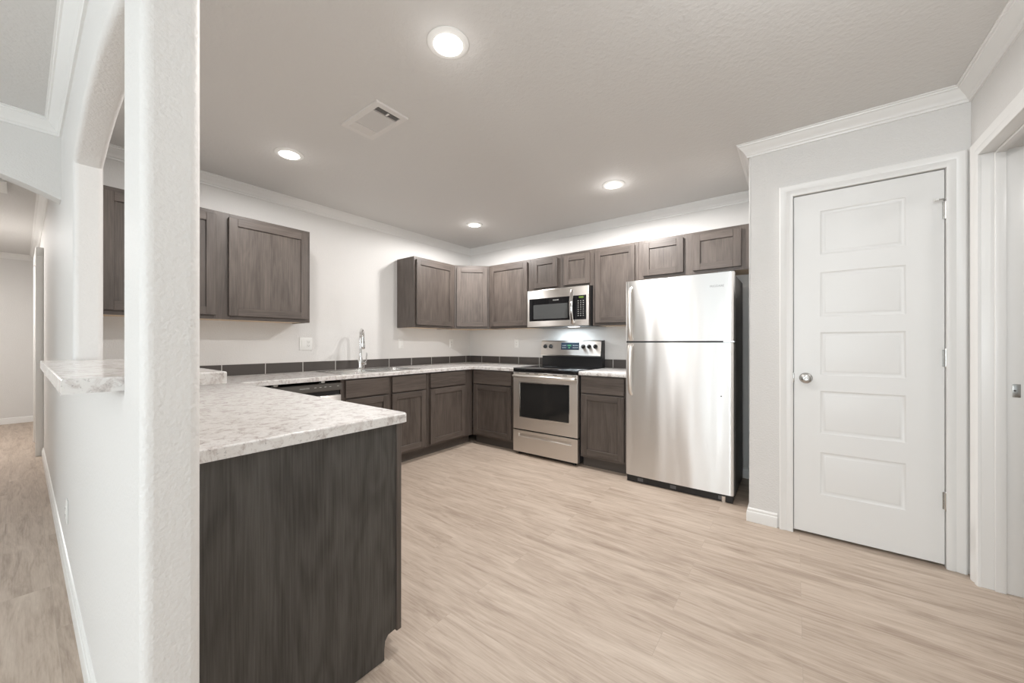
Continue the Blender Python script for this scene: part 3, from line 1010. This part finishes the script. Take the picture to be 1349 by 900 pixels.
# ------------------------------------------------------------------ range
rg = empty('electric_range', (1.2435, 0, 0), 0, 'freestanding stainless electric range with black glass cooktop and oven window', 'range')
RW, RF = 0.760, 0.655
m = MB()
m.box(0.0, RW, -0.615, -0.012, 0.03, 0.885)
m.box(0.06, RW - 0.06, -0.58, -0.05, 0.0, 0.03)
m.build('body', plain('range_side_enamel', (0.02, 0.02, 0.024), 0.4), rg)
m = MB()
m.box(-0.003, RW + 0.003, -0.652, -0.012, 0.886, 0.921, 0, 0.004, 2)
m.build('cooktop', M_GLASS, rg)
cook = [o for o in bpy.data.objects if o.name == 'cooktop'][0]
for bx, by, br in ((0.20, -0.47, 0.105), (0.56, -0.47, 0.085), (0.20, -0.22, 0.075), (0.56, -0.22, 0.105)):
    mm = MB()
    for rr in (br, br * 0.62):
        mm.lathe([(rr - 0.0015, 0.0), (rr - 0.0015, 0.0006), (rr + 0.0015, 0.0006), (rr + 0.0015, 0.0)], (bx, by, 0.9208), (0, 0, 1), 48)
    mm.build('burner_ring', M_BURN, cook)
m = MB()   # backguard: black riser, then the sloped stainless console
m.box(0.006, RW - 0.004, -0.075, -0.012, 0.921, 1.045)
m.build('riser', M_BLACK, rg)
m = MB()
m.fill([[(-0.012, 1.036), (-0.100, 1.036), (-0.108, 1.048), (-0.100, 1.075), (-0.083, 1.205), (-0.070, 1.214), (-0.012, 1.214)]],
       lambda u, v: (0.0, u, v), lambda u, v: (RW - 0.008, u, v))
con = m.build('console', M_STEEL, rg)
m = MB()
m.fill([[(-0.010, 0.921), (-0.080, 0.921), (-0.080, 1.034), (-0.100, 1.040), (-0.080, 1.212), (-0.010, 1.216)]], lambda u, v: (RW - 0.0075, u, v), lambda u, v: (RW, u, v))
m.build('console_end_cap', M_BLACK, rg)
sl_n = Vector((0, -0.130, -0.017)).normalized()     # outward normal of the sloped console face
def con_pt(x, z, off=0.0):
    y = -0.100 + (z - 1.075) * (0.017 / 0.130)
    return Vector((x, y, z)) + sl_n * off
for kx in (0.056, 0.130, 0.545, 0.615, 0.687):
    k = MB()
    k.lathe([(0.0, 0.0), (0.024, 0.0), (0.0235, 0.006), (0.019, 0.009), (0.017, 0.024), (0.0145, 0.027), (0.0, 0.027)], con_pt(kx, 1.147, 0.0005), sl_n, 28)
    c = con_pt(kx, 1.147, 0.0265)
    k.box(c.x - 0.004, c.x + 0.004, c.y - 0.006, c.y + 0.004, c.z - 0.016, c.z + 0.016, 0, 0.0015, 1)
    ko = k.build('knob', M_BLACK, con)
    d_ = con_pt(kx, 1.155, 0.0335)
    MB().box(d_.x - 0.0012, d_.x + 0.0012, d_.y - 0.001, d_.y + 0.001, d_.z - 0.005, d_.z + 0.004).build('pointer', M_MARK, ko)
m = MB()
def conbox(mb, x0, x1, z0, z1, o0, o1):
    vs = [mb.bm.verts.new(con_pt(x, z, o)) for o in (o0, o1) for x, z in ((x0, z0), (x1, z0), (x1, z1), (x0, z1))]
    for f in ((0, 1, 2, 3), (7, 6, 5, 4), (0, 4, 5, 1), (1, 5, 6, 2), (2, 6, 7, 3), (3, 7, 4, 0)):
        mb.bm.faces.new([vs[i] for i in f])
conbox(m, 0.268, 0.492, 1.110, 1.190, -0.001, 0.0022)
dsp = m.build('display', M_NAVY, con)
for x in (0.285, 0.303, 0.321, 0.418, 0.436, 0.454, 0.472):
    for z in (1.130, 1.155):
        m = MB()
        conbox(m, x, x + 0.009, z, z + 0.005, 0.0018, 0.0030)
        m.build('button_mark', M_MARK, dsp)
for x, w_, z in ((0.350, 0.008, 1.152), (0.362, 0.008, 1.152), (0.374, 0.008, 1.152), (0.386, 0.008, 1.152), (0.362, 0.018, 1.127)):
    m = MB()
    conbox(m, x, x + w_, z, z + 0.011, 0.0018, 0.0030)
    m.build('clock_digit', M_GREEN, dsp)
# oven door
m = MB()
m.fill([[(0.0, 0.275), (RW, 0.275), (RW, 0.876), (0.0, 0.876)], [(0.086, 0.410), (0.668, 0.410), (0.668, 0.772), (0.086, 0.772)]],
       lambda u, v: (u, -RF, v), lambda u, v: (u, -0.617, v))
m.bevel_edges(lambda e: len(e.link_faces) == 2 and e.calc_face_angle(0) > 1.0 and all(abs(v.co.y + RF) < 1e-4 for v in e.verts), 0.004, 2)
od = m.build('oven_door', M_STEEL, rg, flat=True)
m = MB()
m.sweep([(0.086, 0.410), (0.668, 0.410), (0.668, 0.772), (0.086, 0.772)], [(-0.0, 0.6575), (-0.0, 0.640), (0.006, 0.640), (0.006, 0.6575)], lambda a, b, h: (a, -h, b), closed=True)
m.build('window_trim', M_CHROME, od)
m = MB(); m.box(0.086, 0.668, -0.652, -0.622, 0.410, 0.772); wn = m.build('oven_window', M_WINDOW, od)
m = MB(); m.box(0.008, 0.752, -0.648, -0.620, 0.877, 0.885); m.build('vent_gap', M_BLACK, rg)
for vx in (0.03, 0.16, 0.27, 0.38, 0.49, 0.60, 0.70):
    MB().box(vx, vx + 0.045, -RF - 0.001, -RF + 0.003, 0.864, 0.869).build('vent_slot', M_BLACK, od)
m = MB()
hp = [(0.018, -RF - 0.002, 0.838), (0.020, -RF - 0.030, 0.838), (0.045, -RF - 0.043, 0.838), (0.20, -RF - 0.050, 0.838), (0.38, -RF - 0.052, 0.838), (0.56, -RF - 0.050, 0.838), (0.715, -RF - 0.043, 0.838), (0.740, -RF - 0.030, 0.838), (0.742, -RF - 0.002, 0.838)]
m.tube(hp, 0.013, seg=16, flat=(1.15, 0.8), up=(0, 0, 1))
m.build('door_handle', M_STEEL, od)
m = MB()
m.fill([[(-RF, 0.036), (-RF, 0.196), (-RF + 0.010, 0.205), (-RF + 0.012, 0.226), (-RF, 0.234), (-RF, 0.262), (-0.617, 0.262), (-0.617, 0.036)]],
       lambda u, v: (0.068, u, v), lambda u, v: (0.692, u, v))
m.box(0.0, 0.068, -RF, -0.617, 0.036, 0.262)
m.box(0.692, RW, -RF, -0.617, 0.036, 0.262)
m.build('storage_drawer', M_STEEL, rg)
m = MB(); m.box(0.005, RW - 0.005, -0.640, -0.616, 0.262, 0.275); m.build('drawer_gap', M_BLACK, rg)
for fx in (0.05, 0.70):
    for fy in (-0.60, -0.10):
        MB().cyl((fx, fy, 0.0), (fx, fy, 0.031), 0.018, seg=16).build('foot', M_BLACK, rg)

# ------------------------------------------------------------------ over-the-range microwave
mw = empty('microwave', (1.2485, 0, 1.366), 0, 'stainless over-the-range microwave hung under the short cabinet above the range', 'microwave')
MWW, MWH, MWD = 0.745, 0.404, 0.400
m = MB(); m.box(0.0, MWW, -0.365, -0.002, 0.0, MWH); m.build('case', M_BLACK, mw)
m = MB()
wx0, wx1, wz0, wz1 = 0.030, 0.722, 0.060, 0.308
m.fill([[(-0.002, -0.002), (MWW + 0.004, -0.002), (MWW + 0.004, MWH), (-0.002, MWH)], [(wx0, wz0), (wx1, wz0), (wx1, wz1), (wx0, wz1)]],
       lambda u, v: (u, -MWD, v), lambda u, v: (u, -0.366, v))
m.bevel_edges(lambda e: len(e.link_faces) == 2 and e.calc_face_angle(0) > 1.0 and all(abs(v.co.y + MWD) < 1e-4 for v in e.verts) and all(v.co.x < -0.001 or v.co.x > MWW for v in e.verts), 0.008, 3)
fr = m.build('front_frame', M_STEEL, mw, flat=True)
m = MB(); m.box(wx0, 0.545, -MWD + 0.001, -0.367, wz0, wz1); dg_ = m.build('door_glass', M_GLASS, mw)
m = MB()
m.fill([rrect(0.085, 0.512, 0.082, 0.240, 0.008)], lambda u, v: (u, -MWD + 0.0002, v), lambda u, v: (u, -MWD + 0.004, v))
m.build('mesh_window', M_MESHGLASS, dg_)
text_mesh('FRIGIDAIRE', 0.016, 'logo', M_MARK, dg_, (0.369, -MWD + 0.0008, 0.279), width=0.070)
m = MB(); m.box(0.548, wx1, -MWD + 0.001, -0.367, wz0, wz1); kp = m.build('control_panel', M_GLASS, mw)
m = MB(); m.box(0.640, 0.692, -MWD - 0.0004, -MWD + 0.002, 0.279, 0.297); m.build('clock_display', M_LIME, kp)
for r_ in range(8):
    for c_ in range(3):
        MB().box(0.628 + c_ * 0.028, 0.637 + c_ * 0.028, -MWD + 0.0002, -MWD + 0.002, 0.098 + r_ * 0.0215, 0.1030 + r_ * 0.0215).build('keypad_mark', M_MARK, kp)
m = MB()
hpts = []
for k in range(17):
    t = k / 16
    hpts.append((0.570, -MWD - 0.010 - 0.034 * math.sin(math.pi * t), 0.022 + 0.340 * t))
m.tube([(0.570, -MWD + 0.002, 0.022)] + hpts + [(0.570, -MWD + 0.002, 0.362)], 0.0165, seg=14, flat=(0.62, 1.25), up=(0, -1, 0))
m.build('door_handle', M_CHROME, mw)
m = MB(); m.box(0.01, MWW - 0.01, -0.360, -0.02, -0.006, -0.0002)
uv = m.build('underside_grille', M_BLACK, mw)
m = MB(); m.box(0.46, 0.56, -0.30, -0.22, -0.0075, -0.0055)
m.build('cooktop_lamp', M_LENS, uv)
hl = area_light('cooktop_lamp_light', (0.38, -0.18, -0.012), (0, 0, 0), (0.30, 0.10), HOOD_W, (0.80, 0.92, 1.0))
hl.parent = mw

# ------------------------------------------------------------------ refrigerator
fg = empty('refrigerator', (2.482, 0, 0), 0, 'tall stainless top-freezer refrigerator beside the pantry wall', 'refrigerator')
FW, FH, FF = 0.804, 1.712, 0.704
m = MB(); m.box(0.006, FW - 0.004, -0.628, -0.090, 0.030, FH - 0.012, 0, 0.004, 2); m.build('cabinet', M_SIDE, fg)
def fdoor(z0, z1):
    mm = MB()
    prof = [(0.0, -0.634), (0.0, -0.688), (0.004, -0.698), (0.014, -0.7035), (0.030, -0.705)]
    n = 14
    for k in range(1, n):
        t = k / n
        prof.append((0.030 + (FW - 0.060) * t, -0.705 - 0.006 * math.sin(math.pi * t)))
    prof += [(FW - 0.030, -0.705), (FW - 0.014, -0.7035), (FW - 0.004, -0.698), (FW, -0.688), (FW, -0.634)]
    mm.fill([prof], lambda u, v: (u, v, z0), lambda u, v: (u, v, z1))
    mm.bevel_edges(lambda e: len(e.link_faces) == 2 and e.calc_face_angle(0) > 1.2 and all(v.co.y < -0.69 for v in e.verts) and abs(e.verts[0].co.z - e.verts[1].co.z) < 1e-4, 0.003, 2)
    return mm
fz = fdoor(1.201, FH).build('freezer_door', M_FRIDGE, fg)
fd = fdoor(0.060, 1.188).build('lower_door', M_FRIDGE, fg)
m = MB(); m.box(0.004, FW - 0.004, -0.634, -0.629, 0.046, FH - 0.004); m.build('door_gasket', M_BLACK, fg)
m = MB(); m.box(0.006, FW - 0.006, -0.697, -0.634, 1.188, 1.201); m.build('door_gap', M_BLACK, fg)
def fhandle(za, zb, name_parent):
    # fixed foot near the split (za), bows out and returns to the door at zb
    mm = MB()
    pts = []
    for k in range(21):
        t = k / 20
        pts.append((0.050, -0.704 - 0.050 * math.sin(math.pi * t) ** 0.4 if 0 < t < 1 else -0.700, za + (zb - za) * t))
    rr = [0.0215 - 0.006 * (k / 20) for k in range(21)]
    mm.tube(pts, rr, seg=14, flat=(0.60, 1.0), up=(0, -1, 0))
    return mm.build('door_handle', M_STEEL, name_parent)
fhandle(1.212, 1.655, fz)
fhandle(1.178, 0.745, fd)
text_mesh('FRIGIDAIRE', 0.022, 'logo', M_LOGO, fz, (0.694, -0.7085, 1.611), width=0.092)
MB().cyl((0.722, -0.7045, 0.788), (0.722, -0.7095, 0.788), 0.005, seg=14).build('plug', M_SIDE, fd)
m = MB(); m.box(0.01, FW - 0.01, -0.692, -0.60, 0.004, 0.058); kg = m.build('toe_grille', M_BLACK, fg)
M_GREYPL = plain('grey_plastic', (0.10, 0.10, 0.105), 0.4)
for gx in (0.10, 0.36, 0.70):
    MB().box(gx, gx + 0.045, -0.6935, -0.691, 0.016, 0.042).build('grille_slot', M_GREYPL, kg)
for lx in (0.735,):
    MB().cyl((lx, -0.685, 0.0), (lx, -0.685, 0.045), 0.016, seg=18).build('levelling_foot', M_CHROME, fg)
MB().cyl((0.07, -0.64, 0.0), (0.07, -0.64, 0.03), 0.016, seg=18).build('levelling_foot', M_BLACK, fg)
m = MB()
m.box(0.735, FW + 0.001, -0.700, -0.630, 1.191, 1.199, 0, 0.001, 1)
m.cyl((0.775, -0.68, 1.186), (0.775, -0.68, 1.204), 0.006, seg=14)
m.build('centre_hinge', M_CHROME, fg)
m = MB(); m.box(0.70, FW - 0.006, -0.690, -0.56, FH + 0.0005, FH + 0.012, 0, 0.002, 1); m.build('top_hinge_cover', M_SIDE, fg)

# ------------------------------------------------------------------ wall plates
def plate(name, loc, rz, gangs, label, kinds):
    w = 0.070 + 0.046 * (gangs - 1)
    root = empty(name, loc, rz, label, 'wall plate', 'white wall plates')
    m = MB(); m.box(-w / 2, w / 2, -0.006, -0.0005, -0.0585, 0.0585, 0, 0.0025, 2); m.build('cover_plate', M_PLATE, root)
    for g in range(gangs):
        gx = (g - (gangs - 1) / 2) * 0.046
        m = MB()
        m.box(gx - 0.0165, gx + 0.0165, -0.0085, -0.005, -0.033, 0.033, 0, 0.001, 1)
        if kinds[g] == 'switch':
            m.build('rocker', M_PLATE, root)
        else:
            ro = m.build('receptacle', M_PLATE, root)
            s = MB()
            for cz in (0.017, -0.017):
                s.box(gx - 0.0075, gx - 0.0055, -0.0090, -0.0080, cz - 0.004, cz + 0.004)
                s.box(gx + 0.0055, gx + 0.0075, -0.0090, -0.0080, cz - 0.004, cz + 0.004)
                s.cyl((gx, -0.0090, cz - 0.009), (gx, -0.0080, cz - 0.009), 0.0022, seg=10)
            s.build('socket_slots', M_SLOT, ro)
    return root
plate('outlet_plate', (0, -2.253, 1.178), 90, 2, 'double white switch and outlet plate under the wide upper cabinet, left of the faucet', ['switch', 'outlet'])
plate('switch_plate', (0, -1.181, 1.181), 90, 1, 'single white wall plate on the sink wall, first one right of the faucet', ['switch'])
plate('outlet_plate', (0, -0.372, 1.181), 90, 1, 'single white outlet plate on the sink wall nearest the room corner', ['outlet'])
plate('outlet_plate', (0.816, 0, 1.183), 0, 1, 'single white outlet plate on the range wall left of the range', ['outlet'])
plate('outlet_plate', (0.67, W0, 0.318), 0, 1, 'low white outlet plate on the white hall side of the half wall', ['outlet'])

# ------------------------------------------------------------------ ceiling fixtures
WARM = (0.985, 0.955, 0.93)
def can(loc, label, power, color=WARM, group='recessed ceiling lights'):
    root = empty('recessed_light', loc, 0, label, 'ceiling light', group)
    m = MB()
    m.lathe([(0.062, -0.004), (0.064, -0.010), (0.076, -0.010), (0.090, -0.004), (0.091, -0.0003), (0.062, -0.0003)], (0, 0, 0), (0, 0, 1), 48)
    m.build('trim_ring', M_PLATE, root)
    m = MB()
    m.lathe([(0.0, -0.0085), (0.045, -0.008), (0.063, -0.006), (0.063, -0.001), (0.0, -0.001)], (0, 0, 0), (0, 0, 1), 40)
    m.build('lens', M_LENS, root)
    pd = bpy.data.lights.new('recessed_light_beam', 'POINT')
    pd.energy, pd.color, pd.shadow_soft_size = power * 4.9, color, 0.055
    pd.use_nodes = True                      # photometric distribution of the downlight: wide beam, nothing upwards
    nt = pd.node_tree
    em = nt.nodes['Emission']
    tc = nt.nodes.new('ShaderNodeTexCoord')
    sx = nt.nodes.new('ShaderNodeSeparateXYZ')
    mr = nt.nodes.new('ShaderNodeValToRGB')
    el = mr.color_ramp.elements
    el[0].position, el[0].color = 0.0, (0.006, 0.006, 0.006, 1)
    el[1].position, el[1].color = 1.0, (1, 1, 1, 1)
    for p_, v_ in ((0.08, 0.17), (0.20, 0.38), (0.55, 0.52)):
        x_ = el.new(p_)
        x_.color = (v_, v_, v_, 1)
    ab = nt.nodes.new('ShaderNodeMath'); ab.operation = 'MULTIPLY'; ab.inputs[1].default_value = -1.0
    nt.links.new(tc.outputs['Normal'], sx.inputs[0])
    nt.links.new(sx.outputs['Z'], ab.inputs[0])
    nt.links.new(ab.outputs[0], mr.inputs['Fac'])
    nt.links.new(mr.outputs[0], em.inputs['Strength'])
    po = bpy.data.objects.new('recessed_light_beam', pd)
    COL.objects.link(po)
    po.parent = root
    po.location = (0, 0, -0.07)
    return root
can((2.434, -2.746, CEIL), 'largest-looking recessed ceiling light, in front of the peninsula near the photo top', CAN_W * 0.70)
can((0.856, -2.750, CEIL), 'recessed ceiling light near the wide upper cabinet on the sink wall', CAN_W * 0.42)
can((2.447, -0.887, CEIL), 'recessed ceiling light in front of the refrigerator', CAN_W * 1.65)
can((0.823, -0.812, CEIL), 'recessed ceiling light closest to the kitchen corner', CAN_W * 1.05)

# ceiling register
vr = empty('ceiling_vent', (1.666, -2.612, CEIL), 0, 'white rectangular ceiling air register between the recessed lights', 'air vent')
m = MB()
m.fill([[(-0.186, -0.107), (0.186, -0.107), (0.186, 0.107), (-0.186, 0.107)], [(-0.150, -0.075), (0.152, -0.075), (0.152, 0.075), (-0.150, 0.075)]],
       lambda u, v: (u, v, -0.0004), lambda u, v: (u * 0.985, v * 0.975, -0.010))
m.build('frame', M_VENT, vr)
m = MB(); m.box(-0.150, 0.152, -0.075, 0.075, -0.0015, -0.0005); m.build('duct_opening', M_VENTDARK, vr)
def slat(mb, a, b, w, tilt, axis):
    c, s = math.cos(R(tilt)) * w / 2, math.sin(R(tilt)) * w / 2
    t = 0.0006
    if axis == 'x':     # slat along x at y = a
        y, (x0, x1) = a, b
        q = [(y - c, -0.006 - s - t), (y + c, -0.006 + s - t), (y + c, -0.006 + s + t), (y - c, -0.006 - s + t)]
        mb.fill([q], lambda u, v: (x0, u, v), lambda u, v: (x1, u, v))
    else:
        x, (y0, y1) = a, b
        q = [(x - c, -0.006 - s - t), (x + c, -0.006 + s - t), (x + c, -0.006 + s + t), (x - c, -0.006 - s + t)]
        mb.fill([q], lambda u, v: (u, y0, v), lambda u, v: (u, y1, v))
m = MB()
for k in range(11):
    slat(m, -0.068 + 0.0136 * k, (-0.082, 0.100), 0.0116, -36, 'x')
m.box(-0.086, -0.082, -0.075, 0.075, -0.010, -0.002)
m.box(0.099, 0.102, -0.075, 0.075, -0.010, -0.002)
m.build('centre_louvres', M_VENT, vr)
m = MB()
for k in range(5):
    slat(m, -0.143 + 0.0125 * k, (-0.075, 0.075), 0.0150, 28, 'y')
m.build('end_louvres', M_VENT, vr)
m = MB()
for k in range(4):
    slat(m, 0.110 + 0.0115 * k, (-0.075, 0.075), 0.0085, -50, 'y')
m.build('end_louvres', M_VENT, vr)
m = MB(); m.box(0.118, 0.146, -0.006, 0.004, -0.016, -0.011, 0, 0.001, 1); m.box(0.118, 0.123, -0.004, 0.002, -0.012, -0.003)
m.build('damper_lever', M_VENT, vr)

# hall ceiling return grille
hg = empty('ceiling_grille', (-1.58, -4.15, CEIL), 0, 'white return air grille on the hall ceiling behind the arch', 'air vent')
m = MB()
m.fill([[(-0.19, -0.19), (0.19, -0.19), (0.19, 0.19), (-0.19, 0.19)], [(-0.15, -0.15), (0.15, -0.15), (0.15, 0.15), (-0.15, 0.15)]],
       lambda u, v: (u, v, -0.0004), lambda u, v: (u, v, -0.02))
m.build('frame', M_PLATE, hg)
m = MB()
for k in range(14):
    slat(m, -0.142 + 0.0218 * k, (-0.15, 0.15), 0.019, 30, 'x')
m.build('louvres', M_PLATE, hg)

# lights of the living room, hall and the room beyond the right doorway
area_light('living_ceiling_light', (1.9, -5.6, CEIL - 0.02), (0, 0, 0), (0.14,), LIVING_CAN_W, WARM, 'DISK')
area_light('living_ceiling_light', (3.4, -5.6, CEIL - 0.02), (0, 0, 0), (0.14,), LIVING_CAN_W, WARM, 'DISK')
area_light('hall_ceiling_light', (-3.4, -4.62, CEIL - 0.02), (0, 0, 0), (0.3,), HALL_W, WARM, 'DISK')
area_light('side_room_light', (5.3, -2.0, CEIL - 0.02), (0, 0, 0), (0.25,), CLOSET_W, WARM, 'DISK')
